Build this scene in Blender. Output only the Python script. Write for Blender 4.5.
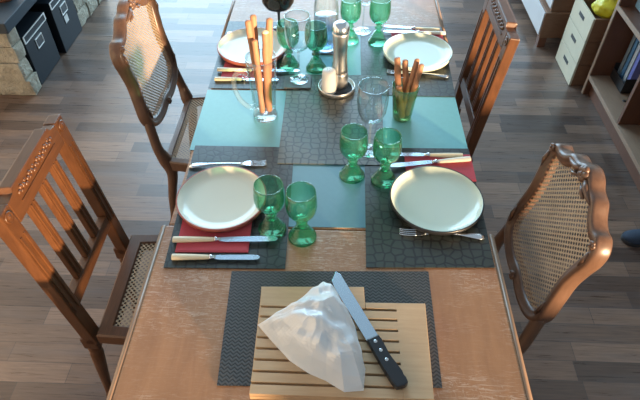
import bpy, bmesh, math, random
from mathutils import Vector, Matrix, noise as mnoise
random.seed(7)
for o in list(bpy.data.objects): bpy.data.objects.remove(o)
S = bpy.context.scene
COL = S.collection
PI = math.pi

# ------------------------------------------------------------------ camera
cd = bpy.data.cameras.new('camera'); cam = bpy.data.objects.new('camera', cd); COL.objects.link(cam)
cd.sensor_width = 36; cd.lens = 550/640*36; cd.clip_start = 0.05
m = Matrix(((0.9992955, -0.0268810, 0.0261905, 0.0204188),
            (0.0375305, 0.7157412, -0.6973564, 0.0),
            (0.0, 0.6978480, 0.7162458, 1.8945066),
            (0, 0, 0, 1)))
cam.matrix_world = m
S.camera = cam

# ------------------------------------------------------------------ light
S.view_settings.view_transform = 'Standard'
S.view_settings.look = 'None'
S.view_settings.gamma = 1
S.view_settings.use_curve_mapping = False
S.view_settings.exposure = 0.14
W = bpy.data.worlds.new('world'); S.world = W; W.use_nodes = True
W.node_tree.nodes['Background'].inputs[0].default_value = (0.70, 0.86, 1.0, 1)
W.node_tree.nodes['Background'].inputs[1].default_value = 0.43
sl = bpy.data.lights.new('low_sun', 'SUN'); sun = bpy.data.objects.new('low_sun', sl); COL.objects.link(sun)
sl.energy = 15.0; sl.color = (1.0, 0.70, 0.42); sl.angle = math.radians(2.5)
el = math.radians(3.6)
tosun = Vector((0.65*math.cos(el), -0.76*math.cos(el), math.sin(el)))
sun.rotation_euler = tosun.to_track_quat('Z', 'Y').to_euler()
al = bpy.data.lights.new('patio_window_daylight', 'AREA'); win = bpy.data.objects.new('patio_window_daylight', al); COL.objects.link(win)
al.shape = 'RECTANGLE'; al.size = 4.2; al.size_y = 4.4; al.energy = 500; al.color = (0.50, 0.78, 1.0)
win.location = (-1.1, 6.0, 2.6); win.rotation_euler = (math.radians(-90), 0, 0)

# ------------------------------------------------------------------ mesh helpers
class MB:
    def __init__(s): s.bm = bmesh.new(); s.mi = 0
    def _fin(s, n0, smooth):
        s.bm.faces.ensure_lookup_table()
        for f in s.bm.faces[n0:]:
            f.smooth = smooth; f.material_index = s.mi
    def box(s, c, d, bev=0.0, rot=None, seg=2):
        t = bmesh.new(); bmesh.ops.create_cube(t, size=1)
        for v in t.verts: v.co = Vector((v.co.x*d[0], v.co.y*d[1], v.co.z*d[2]))
        if bev: bmesh.ops.bevel(t, geom=t.edges[:], offset=bev, segments=seg, affect='EDGES', profile=0.6)
        M = Matrix.Translation(c)
        if rot is not None: M = M @ rot.to_4x4()
        t.transform(M)
        s._merge(t, False); return s
    def _merge(s, t, smooth):
        n0 = len(s.bm.faces); mp = {}
        for v in t.verts: mp[v] = s.bm.verts.new(v.co)
        for f in t.faces:
            try: s.bm.faces.new([mp[v] for v in f.verts])
            except ValueError: pass
        t.free(); s._fin(n0, smooth)
    def bar(s, p, q, w, h, up=(0, 0, 1), bev=0.0):
        p = Vector(p); q = Vector(q); d = q-p; L = d.length; x = d.normalized()
        u = Vector(up); y = u.cross(x).normalized(); z = x.cross(y)
        R = Matrix((x, y, z)).transposed()
        return s.box((p+q)/2, (L, w, h), bev, R)
    def tube(s, pts, rad, seg=10, closed=False, flat=None, smooth=True, cap=True):
        # flat: (scale along side) to make oval sections
        pts = [Vector(p) for p in pts]; n = len(pts)
        if not hasattr(rad, '__len__'): rad = [rad]*n
        n0 = len(s.bm.faces); rings = []
        up = None
        for i in range(n):
            a = pts[(i-1) % n] if (closed or i > 0) else pts[i]
            b = pts[(i+1) % n] if (closed or i < n-1) else pts[i]
            t = (b-a).normalized()
            if up is None:
                up = Vector((0, 0, 1)) if abs(t.z) < 0.9 else Vector((1, 0, 0))
            y = up.cross(t).normalized(); z = t.cross(y); up = z
            r = rad[i]
            ring = []
            for k in range(seg):
                an = 2*PI*k/seg
                ring.append(s.bm.verts.new(pts[i] + y*(math.cos(an)*r*(flat or 1)) + z*(math.sin(an)*r)))
            rings.append(ring)
        m_ = n if closed else n-1
        for i in range(m_):
            A = rings[i]; B = rings[(i+1) % n]
            for k in range(seg):
                s.bm.faces.new((A[k], A[(k+1) % seg], B[(k+1) % seg], B[k]))
        if cap and not closed:
            s.bm.faces.new(rings[0][::-1]); s.bm.faces.new(rings[-1])
        s._fin(n0, smooth); return s
    def sweep(s, pts, sec, frame, closed=True, smooth=True):
        # sec: list of (a,b); frame(i)->(pos, A, B)
        n0 = len(s.bm.faces); rings = []
        for i in range(len(pts)):
            p, A, B = frame(i)
            rings.append([s.bm.verts.new(p + A*a + B*b) for a, b in sec])
        n = len(pts); k = len(sec)
        for i in range(n if closed else n-1):
            P, Q = rings[i], rings[(i+1) % n]
            for j in range(k):
                s.bm.faces.new((P[j], P[(j+1) % k], Q[(j+1) % k], Q[j]))
        if not closed:
            s.bm.faces.new(rings[0][::-1]); s.bm.faces.new(rings[-1])
        s._fin(n0, smooth); return s
    def lathe(s, prof, c=(0, 0, 0), seg=28, closed=False, axis=None):
        n0 = len(s.bm.faces); rings = []; c = Vector(c)
        for r, z in prof:
            if r < 1e-5: rings.append([s.bm.verts.new(c+Vector((0, 0, z)))])
            else: rings.append([s.bm.verts.new(c+Vector((r*math.cos(2*PI*k/seg), r*math.sin(2*PI*k/seg), z))) for k in range(seg)])
        nr = len(rings)
        for i in range(nr if closed else nr-1):
            A, B = rings[i], rings[(i+1) % nr]
            for k in range(seg):
                l = (k+1) % seg
                if len(A) == 1 and len(B) == 1: continue
                if len(A) == 1: s.bm.faces.new((A[0], B[l], B[k]))
                elif len(B) == 1: s.bm.faces.new((A[k], A[l], B[0]))
                else: s.bm.faces.new((A[k], A[l], B[l], B[k]))
        s._fin(n0, True); return s
    def prism(s, poly, z0, z1, bev=0.0, M=None, smooth=False):
        t = bmesh.new()
        bot = [t.verts.new((x, y, z0)) for x, y in poly]; top = [t.verts.new((x, y, z1)) for x, y in poly]
        t.faces.new(bot[::-1]); t.faces.new(top); n = len(poly)
        for i in range(n): t.faces.new((bot[i], bot[(i+1) % n], top[(i+1) % n], top[i]))
        if bev: bmesh.ops.bevel(t, geom=t.edges[:], offset=bev, segments=2, affect='EDGES', profile=0.6)
        if M is not None: t.transform(M)
        s._merge(t, smooth); return s
    def ball(s, c, r, sc=(1, 1, 1), seg=12):
        prof = [(r*math.sin(PI*i/8), -r*math.cos(PI*i/8)) for i in range(9)]
        n = len(s.bm.verts); s.lathe([(p[0], p[1]) for p in prof], (0, 0, 0), seg)
        s.bm.verts.ensure_lookup_table()
        for v in s.bm.verts[n:]: v.co = Vector((v.co.x*sc[0], v.co.y*sc[1], v.co.z*sc[2]))+Vector(c)
        return s
    def build(s, name, mat, parent=None, loc=None, rz=None, normals=True):
        if normals: bmesh.ops.recalc_face_normals(s.bm, faces=s.bm.faces[:])
        me = bpy.data.meshes.new(name); s.bm.to_mesh(me); s.bm.free()
        for mm in (mat if isinstance(mat, (list, tuple)) else [mat]): me.materials.append(mm)
        o = bpy.data.objects.new(name, me); COL.objects.link(o)
        if parent: o.parent = parent
        if loc is not None: o.location = loc
        if rz is not None: o.rotation_euler.z = rz
        return o

def tag(o, label, cat, group=None, kind=None):
    if label: o['label'] = label
    if cat: o['category'] = cat
    if group: o['group'] = group
    if kind: o['kind'] = kind
    return o
def thing(name, loc, rz, label, cat, group=None):
    o = bpy.data.objects.new(name, None); COL.objects.link(o); o.empty_display_size = 0.05
    o.location = loc; o.rotation_euler.z = rz
    return tag(o, label, cat, group)
def dup(root, loc, rz, label):
    r = root.copy(); COL.objects.link(r); r.location = loc; r.rotation_euler.z = rz; r['label'] = label
    for ch in list(root.children):
        c = ch.copy(); COL.objects.link(c); c.parent = r
        for g in list(ch.children):
            d = g.copy(); COL.objects.link(d); d.parent = c
    return r
def catmull(P, n=6, closed=False):
    out = []; N = len(P); P = [Vector(p) for p in P]
    for i in range(N if closed else N-1):
        p0 = P[(i-1) % N] if closed or i > 0 else P[i]
        p1 = P[i]; p2 = P[(i+1) % N]
        p3 = P[(i+2) % N] if closed or i < N-2 else P[i+1]
        for k in range(n):
            t = k/n
            out.append(0.5*((2*p1)+(p2-p0)*t+(2*p0-5*p1+4*p2-p3)*t*t+(3*p1-p0-3*p2+p3)*t**3))
    if not closed: out.append(P[-1])
    return out

# ------------------------------------------------------------------ materials
class NT:
    def __init__(s, name):
        s.m = bpy.data.materials.new(name); s.m.use_nodes = True
        s.t = s.m.node_tree; s.b = s.t.nodes['Principled BSDF']; s.out = s.t.nodes['Material Output']
    def n(s, typ, **kw):
        nd = s.t.nodes.new(typ)
        for k, v in kw.items():
            if k.startswith('i_'):
                key = k[2:]; key = int(key) if key.isdigit() else key.replace('_', ' ')
                s.set(nd.inputs[key], v)
            else: setattr(nd, k, v)
        return nd
    def set(s, inp, v):
        if isinstance(v, bpy.types.NodeSocket): s.t.links.new(v, inp)
        elif isinstance(v, (tuple, list)) and len(v) == 3 and inp.type == 'RGBA': inp.default_value = (*v, 1)
        else: inp.default_value = v
    def p(s, **kw):
        for k, v in kw.items(): s.set(s.b.inputs[k.replace('_', ' ')], v)
    def coord(s, scale=(1, 1, 1), rot=(0, 0, 0), out='Object'):
        tc = s.n('ShaderNodeTexCoord')
        mp = s.n('ShaderNodeMapping'); mp.inputs['Scale'].default_value = scale; mp.inputs['Rotation'].default_value = rot
        s.t.links.new(tc.outputs[out], mp.inputs[0]); return mp.outputs[0]
    def noise(s, vec, scale, detail=4, rough=0.55, dist=0):
        return s.n('ShaderNodeTexNoise', i_Vector=vec, i_Scale=scale, i_Detail=detail, i_Roughness=rough, i_Distortion=dist).outputs['Fac']
    def ramp(s, fac, *stops):
        r = s.n('ShaderNodeValToRGB'); s.t.links.new(fac, r.inputs[0]); e = r.color_ramp.elements
        while len(e) < len(stops): e.new(0.5)
        for el_, (pos, c) in zip(e, stops):
            el_.position = pos; el_.color = (*c, 1) if not isinstance(c, (int, float)) else (c, c, c, 1)
        return r.outputs[0]
    def mix(s, fac, a, b, mode='MIX'):
        x = s.n('ShaderNodeMix', data_type='RGBA', blend_type=mode)
        s.set(x.inputs[0], fac); s.set(x.inputs[6], a); s.set(x.inputs[7], b); return x.outputs[2]
    def math(s, op, a, b=0.0, c=None):
        x = s.n('ShaderNodeMath', operation=op); s.set(x.inputs[0], a); s.set(x.inputs[1], b)
        if c is not None: s.set(x.inputs[2], c)
        return x.outputs[0]
    def bump(s, h, st=0.3, d=0.002):
        b = s.n('ShaderNodeBump', i_Height=h, i_Strength=st, i_Distance=d)
        s.t.links.new(b.outputs[0], s.b.inputs['Normal'])

def simple(name, col, rough=0.5, metal=0.0, var=0.0, scale=30, bump=0.0, spec=0.5, **kw):
    t = NT(name); t.p(Roughness=rough, Metallic=metal); t.set(t.b.inputs['Specular IOR Level'], spec)
    if var or bump:
        f = t.noise(t.coord(), scale)
        t.p(Base_Color=t.mix(f, tuple(c*(1-var) for c in col), tuple(min(1, c*(1+var)) for c in col)))
        if bump: t.bump(f, bump)
    else: t.p(Base_Color=(*col, 1))
    for k, v in kw.items(): t.p(**{k: v})
    return t.m

def wood(name, dark, light, stretch=(3, 30, 30), rough=0.4, bump=0.15, scale=4):
    t = NT(name); v = t.coord(stretch)
    f = t.noise(v, scale, 5, 0.6, 0.4); g = t.noise(t.coord(), 9, 3)
    c = t.mix(f, dark, light); c = t.mix(t.math('MULTIPLY', g, 0.45), c, tuple(x*0.55 for x in dark))
    t.p(Base_Color=c, Roughness=rough); t.bump(f, bump, 0.001); return t.m

def glass(name, tint, edge, rough=0.02, body=0.0):
    # thin glass: light passes straight through, tinted more where the path through the wall is longer
    t = NT(name); t.t.nodes.remove(t.b)
    lw = t.n('ShaderNodeLayerWeight', i_Blend=0.35)
    colr = t.mix(lw.outputs['Facing'], tint, edge)
    tr = t.n('ShaderNodeBsdfTransparent', i_Color=colr)
    gl = t.n('ShaderNodeBsdfGlossy', i_Color=(1, 1, 1), i_Roughness=rough)
    lf_ = t.n('ShaderNodeLayerWeight', i_Blend=0.5).outputs['Facing']
    fres = t.math('ADD', 0.05, t.math('MULTIPLY', t.math('POWER', lf_, 3.0), 0.70))
    mx = t.n('ShaderNodeMixShader'); t.t.links.new(fres, mx.inputs[0])
    t.t.links.new(tr.outputs[0], mx.inputs[1]); t.t.links.new(gl.outputs[0], mx.inputs[2])
    last = mx.outputs[0]
    if body:
        df = t.n('ShaderNodeBsdfDiffuse', i_Color=edge)
        m2 = t.n('ShaderNodeMixShader', i_0=body); t.t.links.new(last, m2.inputs[1]); t.t.links.new(df.outputs[0], m2.inputs[2]); last = m2.outputs[0]
    t.t.links.new(last, t.out.inputs[0]); return t.m

M = {}
def make_floor():
    t = NT('floor_planks'); v = t.coord()
    br = t.n('ShaderNodeTexBrick', offset=0.37, offset_frequency=2, squash=0.75, squash_frequency=3, i_Vector=v, i_Color1=(0.23, 0.148, 0.106), i_Color2=(0.070, 0.047, 0.038), i_Mortar=(0.075, 0.06, 0.055),
             i_Scale=1.0, i_Mortar_Size=0.0012, i_Mortar_Smooth=0.1, i_Bias=0.0, i_Brick_Width=0.47, i_Row_Height=0.080)
    gr = t.noise(t.coord((3, 55, 1)), 2.2, 6, 0.65, 0.6)
    c = t.mix(0.75, br.outputs[0], t.ramp(gr, (0.28, 0.42), (0.72, 1.25)), 'MULTIPLY')
    bl = t.noise(t.coord((1.2, 9, 1)), 1.7, 3)
    c = t.mix(t.ramp(bl, (0.5, 0.0), (0.75, 0.45)), c, (0.10, 0.092, 0.098))
    t.p(Base_Color=c, Roughness=t.ramp(gr, (0.2, 0.24), (0.8, 0.36)))
    t.bump(t.math('SUBTRACT', t.math('MULTIPLY', gr, 0.3), br.outputs['Fac']), 0.12, 0.001)
    return t.m
M['floor'] = make_floor()
def make_table():
    t = NT('worn_table_wood')
    f = t.noise(t.coord((12, 2.2, 10)), 3, 5, 0.6, 0.5)
    c = t.mix(f, (0.23, 0.105, 0.046), (0.43, 0.215, 0.10))
    pat = t.noise(t.coord((2.5, 3, 1)), 1.6, 3)
    scr = t.noise(t.coord((7, 45, 1), (0, 0, 0.12)), 2.5, 6, 0.75, 2.2)
    scr2 = t.noise(t.coord((38, 9, 1), (0, 0, -0.18)), 2.2, 6, 0.75, 2.5)
    s1 = t.math('MULTIPLY', t.ramp(scr, (0.50, 0.0), (0.64, 1.0)), t.ramp(pat, (0.38, 0.1), (0.58, 0.85)))
    s2 = t.math('MULTIPLY', t.ramp(scr2, (0.56, 0.0), (0.68, 1.0)), t.ramp(pat, (0.42, 0.05), (0.58, 0.6)))
    c = t.mix(s1, c, (0.60, 0.45, 0.34)); c = t.mix(s2, c, (0.60, 0.47, 0.36))
    bl = t.noise(t.coord((1, 1.7, 1)), 3.1, 2)
    c = t.mix(t.ramp(bl, (0.5, 0.0), (0.7, 0.45)), c, (0.24, 0.10, 0.05))
    t.p(Base_Color=c, Roughness=0.42); t.bump(scr, 0.08, 0.001); return t.m
M['table'] = make_table()
M['table_edge'] = wood('table_edge_wood', (0.20, 0.12, 0.075), (0.36, 0.24, 0.16), (30, 3, 30), 0.35)
M['oak'] = wood('orange_brown_oak', (0.040, 0.0145, 0.006), (0.165, 0.064, 0.022), (25, 25, 4), 0.38)
M['oak_h'] = wood('orange_brown_oak_across', (0.040, 0.0145, 0.006), (0.165, 0.064, 0.022), (25, 4, 25), 0.38)
M['walnut'] = wood('walnut', (0.075, 0.038, 0.023), (0.19, 0.105, 0.066), (20, 20, 5), 0.36)
M['beech'] = wood('board_beech', (0.48, 0.30, 0.16), (0.70, 0.49, 0.29), (3, 30, 30), 0.5)
M['groove'] = simple('groove_shadow_wood', (0.25, 0.12, 0.06), 0.7)

def make_cane(name, vert):
    t = NT(name)
    tc = t.n('ShaderNodeTexCoord'); sp = t.n('ShaderNodeSeparateXYZ'); t.t.links.new(tc.outputs['Object'], sp.inputs[0])
    u = sp.outputs['Y']; v = sp.outputs['Z'] if vert else sp.outputs['X']
    s_ = 0.0112
    a = t.math('MULTIPLY', t.math('ADD', u, v), 0.7071/s_); b = t.math('MULTIPLY', t.math('SUBTRACT', u, v), 0.7071/s_)
    fa = t.math('SUBTRACT', t.math('FRACT', a), 0.5); fb = t.math('SUBTRACT', t.math('FRACT', b), 0.5)
    d = t.math('SQRT', t.math('ADD', t.math('MULTIPLY', fa, fa), t.math('MULTIPLY', fb, fb)))
    hole = t.math('GREATER_THAN', d, 0.34)
    t.p(Base_Color=t.mix(t.noise(t.coord(), 14, 3), (0.25, 0.175, 0.11), (0.40, 0.30, 0.20)), Roughness=0.75, Alpha=hole)
    t.set(t.b.inputs['Specular IOR Level'], 0.2)
    return t.m
M['cane_seat'] = make_cane('cane_seat_weave', False); M['cane_back'] = make_cane('cane_back_weave', True)

def make_croc(name, base, line):
    t = NT(name); v = t.coord()
    wv = t.n('ShaderNodeTexNoise', i_Vector=v, i_Scale=12.0); 
    vv = t.n('ShaderNodeVectorMath', operation='MULTIPLY_ADD'); t.set(vv.inputs[0], wv.outputs['Color']); vv.inputs[1].default_value = (0.02, 0.02, 0); t.set(vv.inputs[2], v)
    vo = t.n('ShaderNodeTexVoronoi', feature='DISTANCE_TO_EDGE', i_Vector=vv.outputs[0], i_Scale=38.0, i_Randomness=0.5)
    e = t.ramp(vo.outputs[0], (0.045, 0.0), (0.13, 1.0))
    n = t.noise(v, 40, 2)
    t.p(Base_Color=t.mix(e, line, t.mix(n, tuple(x*0.8 for x in base), tuple(x*1.2 for x in base))), Roughness=0.40)
    t.bump(e, 0.12, 0.001); return t.m
M['croc'] = make_croc('croc_mat_dark', (0.026, 0.033, 0.028), (0.006, 0.007, 0.007))
M['croc_mid'] = make_croc('croc_mat_grey', (0.085, 0.088, 0.070), (0.018, 0.020, 0.020))
M['teal'] = simple('teal_mat', (0.15, 0.40, 0.41), 0.38, 0, 0.08, 60)
M['blue'] = simple('slate_blue_mat', (0.10, 0.235, 0.30), 0.38, 0, 0.08, 60)
def make_weave():
    t = NT('woven_mat'); v = t.coord()
    sp = t.n('ShaderNodeSeparateXYZ'); t.t.links.new(v, sp.inputs[0])
    z = t.math('PINGPONG', sp.outputs['X'], 0.0075)
    a = t.math('FRACT', t.math('MULTIPLY', t.math('ADD', sp.outputs['Y'], t.math('MULTIPLY', z, 0.9)), 105.0))
    e = t.ramp(t.math('ABSOLUTE', t.math('SUBTRACT', a, 0.5)), (0.14, 0.0), (0.30, 1.0))
    t.p(Base_Color=t.mix(e, (0.014, 0.014, 0.015), (0.060, 0.057, 0.054)), Roughness=0.55); t.bump(e, 0.4, 0.001); return t.m
M['weave'] = make_weave()
M['steel'] = simple('brushed_steel', (0.74, 0.72, 0.69), 0.34, 1.0, 0.06, 80)
M['silver'] = simple('silver_cutlery', (0.74, 0.76, 0.78), 0.20, 1.0)
M['blade'] = simple('knife_blade', (0.62, 0.76, 0.87), 0.25, 1.0)
M['ivory'] = simple('ivory_handle', (0.74, 0.62, 0.42), 0.38, 0, 0.12, 30)
M['cream_handle'] = simple('pale_cream_handle', (0.80, 0.74, 0.60), 0.38, 0, 0.08, 30)
M['napkin'] = simple('red_napkin', (0.48, 0.065, 0.085), 0.85, 0, 0.12, 200, 0.1)
M['napkin_pink'] = simple('faded_red_napkin', (0.52, 0.10, 0.13), 0.85, 0, 0.12, 200, 0.1)
M['cream_glaze'] = simple('cream_glaze', (0.72, 0.72, 0.60), 0.14, 0, 0.04, 5)
M['sage_glaze'] = simple('pale_sage_glaze', (0.60, 0.67, 0.57), 0.14, 0, 0.04, 5)
M['rust_rim'] = simple('rust_red_rim', (0.40, 0.11, 0.08), 0.3)
M['black_rim'] = simple('black_rim', (0.012, 0.013, 0.015), 0.3)
M['green'] = glass('green_glass', (0.72, 0.93, 0.84), (0.15, 0.56, 0.37), 0.02, 0.03)
M['green_stem'] = glass('green_glass_stem', (0.52, 0.87, 0.69), (0.045, 0.40, 0.23), 0.03, 0.08)
M['olive_glass'] = glass('olive_green_glass', (0.80, 0.90, 0.74), (0.18, 0.40, 0.20), 0.02, 0.06)
M['clear'] = glass('clear_glass', (0.985, 0.99, 0.99), (0.78, 0.84, 0.85), 0.01)
M['clear_thick'] = glass('thick_clear_glass', (0.96, 0.98, 0.98), (0.66, 0.74, 0.77), 0.02, 0.04)
M['smoke'] = glass('smoked_glass', (0.20, 0.22, 0.22), (0.09, 0.07, 0.06), 0.05, 0.25)
M['water'] = glass('blue_water', (0.55, 0.72, 0.86), (0.18, 0.36, 0.55), 0.02, 0.05)
M['stick'] = simple('baked_crust', (0.38, 0.18, 0.095), 0.65, 0, 0.32, 45, 0.2)
M['crumb'] = simple('bread_crumb', (0.82, 0.66, 0.42), 0.8)
M['white_ceramic'] = simple('white_ceramic', (0.80, 0.79, 0.75), 0.25)
M['black_plastic'] = simple('black_plastic', (0.018, 0.019, 0.022), 0.35)
M['coaster'] = simple('slate_coaster', (0.05, 0.055, 0.06), 0.45, 0, 0.1, 60)

# ------------------------------------------------------------------ the room
o = MB().box((0, 1.6, -0.05), (5.0, 8.8, 0.1)).build('floor', M['floor']); o['kind'] = 'structure'
M['plaster'] = simple('white_plaster', (0.62, 0.60, 0.56), 0.8, 0, 0.05, 20)
wl = MB().box((-2.45, 1.6, 1.3), (0.1, 8.8, 2.6)).build('wall_left', M['plaster']); wl['kind'] = 'structure'
wr = MB()          # wall behind the bookcase, added unseen; openings and pier shaped to limit the sun
wr.box((1.98, 3.35, 1.3), (0.1, 5.3, 2.6)); wr.box((1.98, -1.05, 0.41), (0.1, 3.5, 0.82)); wr.box((1.98, -1.05, 2.45), (0.1, 3.5, 0.3)); wr.box((1.98, -1.72, 1.56), (0.1, 0.40, 1.48)); wr.box((1.98, -2.65, 1.56), (0.1, 0.3, 1.48))
wro = wr.build('sun_limiting_wall_right', M['plaster']); wro['kind'] = 'structure'

# ------------------------------------------------------------------ dining table
T = 0.75
tb = thing('dining_table', (0, 1.3, 0), 0, 'long worn reddish brown wooden dining table laid with placemats and tableware', 'table')
def leaf(name, y0, y1, hw, lab=None, mat=None):
    mb = MB().box((0, (y0+y1)/2-1.3, T-0.0125), (2*hw, y1-y0-0.0015, 0.025), 0.006)
    return mb.build(name, mat or M['table'], tb)
leaf('tabletop', 0.22, 1.002, 0.447); leaf('tabletop', 1.964, 2.75, 0.450); leaf('extension_leaf', 1.002, 1.964, 0.438)
for y0, y1, hw in ((0.22, 1.002, 0.447), (1.964, 2.75, 0.450)):
    for s in (-1, 1):
        pts = [(s*(hw+0.0005), y0-1.3, T-0.013), (s*(hw+0.0005), y1-1.3, T-0.013)]
        sec = [(0, -0.013), (0.007, -0.013), (0.0125, -0.008), (0.0135, 0.0), (0.0125, 0.007), (0.006, 0.0125), (0, 0.0135)]
        mb = MB(); mb.sweep(pts, sec, lambda i: (Vector(pts[i]), Vector((s, 0, 0)), Vector((0, 0, 1))), closed=False, smooth=True)
        mb.build('edge_moulding', M['table_edge'], tb)
mb = MB()
for s in (-1, 1): mb.box((s*0.37, 0.18, T-0.07), (0.022, 2.1, 0.09), 0.003)
mb.box((0, -0.88, T-0.07), (0.72, 0.022, 0.09), 0.003); mb.box((0, 1.24, T-0.07), (0.72, 0.022, 0.09), 0.003)
mb.build('apron', M['oak_h'], tb)
for x in (-0.36, 0.36):
    for y in (-0.87, 1.23):
        MB().lathe([(0, 0), (0.022, 0), (0.026, 0.03), (0.018, 0.06), (0.03, 0.25), (0.036, 0.42), (0.022, 0.46), (0.036, 0.5), (0.036, 0.71), (0, 0.71)], (x, y, 0), 16).build('leg', M['oak'], tb)

# ------------------------------------------------------------------ placemats
def mat_poly(name, pts, z0, th, mat, label, group=None):
    cx = sum(p[0] for p in pts)/4; cy = sum(p[1] for p in pts)/4
    o = MB().prism([(x-cx, y-cy) for x, y in pts], 0, th).build(name, mat, None, (cx, cy, z0))
    return tag(o, label, 'placemat', group)
z1 = T+0.0004
G1_, G2_ = 'plain blue-green placemats', 'dark crackle-patterned placemats'
mat_poly('placemat', [(-0.445, 1.320), (-0.140, 1.320), (-0.150, 1.657), (-0.447, 1.652)], z1, 0.0012, M['teal'], 'plain teal placemat under the breadstick mug, left edge of table', G1_)
mat_poly('placemat', [(0.150, 1.335), (0.442, 1.335), (0.438, 1.650), (0.150, 1.650)], z1, 0.0012, M['teal'], 'plain teal placemat under the green tumbler of breadsticks', G1_)
mat_poly('placemat', [(-0.110, 1.007), (0.118, 1.011), (0.118, 1.290), (-0.110, 1.290)], z1, 0.0012, M['blue'], 'plain slate-blue placemat in the table middle between the near plates', G1_)
mat_poly('placemat', [(-0.175, 1.735), (0.125, 1.735), (0.125, 2.085), (-0.175, 2.085)], z1, 0.0012, M['teal'], 'plain teal placemat under the water carafe between the far plates', G1_)
z2 = z1+0.0016
mat_poly('placemat', [(-0.417, 0.852), (-0.102, 0.860), (-0.112, 1.342), (-0.430, 1.340)], z2, 0.0018, M['croc'], 'dark crackle-patterned placemat under the near left plate', G2_)
mat_poly('placemat', [(0.107, 0.872), (0.440, 0.884), (0.443, 1.357), (0.112, 1.350)], z2, 0.0018, M['croc'], 'dark crackle-patterned placemat under the near right black-rimmed plate', G2_)
mat_poly('placemat', [(-0.446, 1.660), (-0.166, 1.664), (-0.150, 2.155), (-0.447, 2.154)], z2, 0.0018, M['croc'], 'dark crackle-patterned placemat under the far left plate', G2_)
mat_poly('placemat', [(0.107, 1.640), (0.440, 1.640), (0.447, 2.140), (0.108, 2.132)], z2, 0.0018, M['croc'], 'dark crackle-patterned placemat under the far right plate', G2_)
mat_poly('placemat', [(-0.159, 1.262), (0.172, 1.266), (0.180, 1.762), (-0.163, 1.758)], z2+0.0022, 0.0018, M['croc_mid'], 'grey crackle-patterned placemat in the table centre under the steel tray', G2_)
mat_poly('placemat', [(-0.225, 0.539), (0.266, 0.552), (0.267, 0.866), (-0.239, 0.848)], z1, 0.0022, M['weave'], 'charcoal zigzag-woven placemat under the cutting board')
ZM = z2+0.0018          # top of the crackle mats
ZC = z2+0.0040          # top of the centre mat
ZT = z1+0.0012          # top of the plain mats
for (x, y, w, d, lab, z) in ((-0.1245, 1.700, 0.098, 0.078, 'dark square coaster under the far left clear wine glass', ZC), (-0.030, 1.955, 0.105, 0.105, 'dark square coaster under the water carafe', ZT)):
    tag(MB().box((0, 0, 0.003), (w, d, 0.005), 0.001).build('coaster', M['coaster'], None, (x, y, z+0.0006)), lab, 'coaster', 'square coasters')

# ------------------------------------------------------------------ plates, napkins
def plate(x, y, r, top, under, label, z):
    mb = MB()
    up = [(0, 0.0065), (r*0.66, 0.0065), (r*0.80, 0.0085), (r*0.90, 0.0145), (r*0.955, 0.0215), (r*0.966, 0.0245)]
    dn = [(r*0.966, 0.0245), (r*0.992, 0.0246), (r, 0.0225), (r*0.997, 0.0175), (r*0.965, 0.0075), (r*0.80, 0.004), (r*0.68, 0.0015), (r*0.62, 0.0), (r*0.58, 0.0), (r*0.56, 0.002), (0, 0.002)]
    mb.mi = 0; mb.lathe(up, (0, 0, 0), 56); mb.mi = 1; mb.lathe(dn, (0, 0, 0), 56)
    o = mb.build('dinner_plate', [top, under], None, (x, y, z))
    bm = bmesh.new(); bm.from_mesh(o.data); bmesh.ops.remove_doubles(bm, verts=bm.verts, dist=1e-5); bmesh.ops.recalc_face_normals(bm, faces=bm.faces); bm.to_mesh(o.data); bm.free()
    return tag(o, label, 'plate', 'dinner plates')
plate(-0.301, 1.089, 0.1285, M['cream_glaze'], M['rust_rim'], 'cream plate with red-brown rim above the red napkin and two ivory knives, near left', ZM+0.0038)
plate(0.3100, 1.107, 0.1335, M['sage_glaze'], M['black_rim'], 'pale sage plate with black rim, near right beside a fork', ZM+0.0038)
plate(-0.3150, 1.918, 0.1375, M['cream_glaze'], M['rust_rim'], 'cream plate with red-brown rim behind the mug of breadsticks, far left', ZM+0.0038)
plate(0.325, 1.904, 0.1335, M['sage_glaze'], M['sage_glaze'], 'pale sage plate with pale rim behind the green tumbler, far right', ZM+0.0038)

def napkin(x0, y0, x1, y1, mat, label, rz=0):
    mb = MB(); w = x1-x0; d = y1-y0
    mb.box((0, 0, 0.0008), (w, d, 0.0014), 0.0005); mb.box((0.002, -d*0.08, 0.0022), (w*0.985, d*0.84, 0.0013), 0.0005); mb.box((0, -d*0.30, 0.0034), (w*0.97, d*0.34, 0.0010), 0.0004)
    return tag(mb.build('napkin', mat, None, ((x0+x1)/2, (y0+y1)/2, ZM+0.0003), rz), label, 'napkin', 'folded red napkins')
napkin(-0.400, 0.905, -0.206, 1.03, M['napkin'], 'folded red napkin tucked under the near left plate', 0.03)
napkin(0.236, 1.205, 0.443, 1.326, M['napkin'], 'folded red napkin behind the near right black-rimmed plate')
napkin(-0.412, 1.725, -0.215, 1.835, M['napkin'], 'folded red napkin in front of the far left plate')
napkin(0.235, 1.985, 0.443, 2.105, M['napkin_pink'], 'faded red napkin behind the far right plate')

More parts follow.
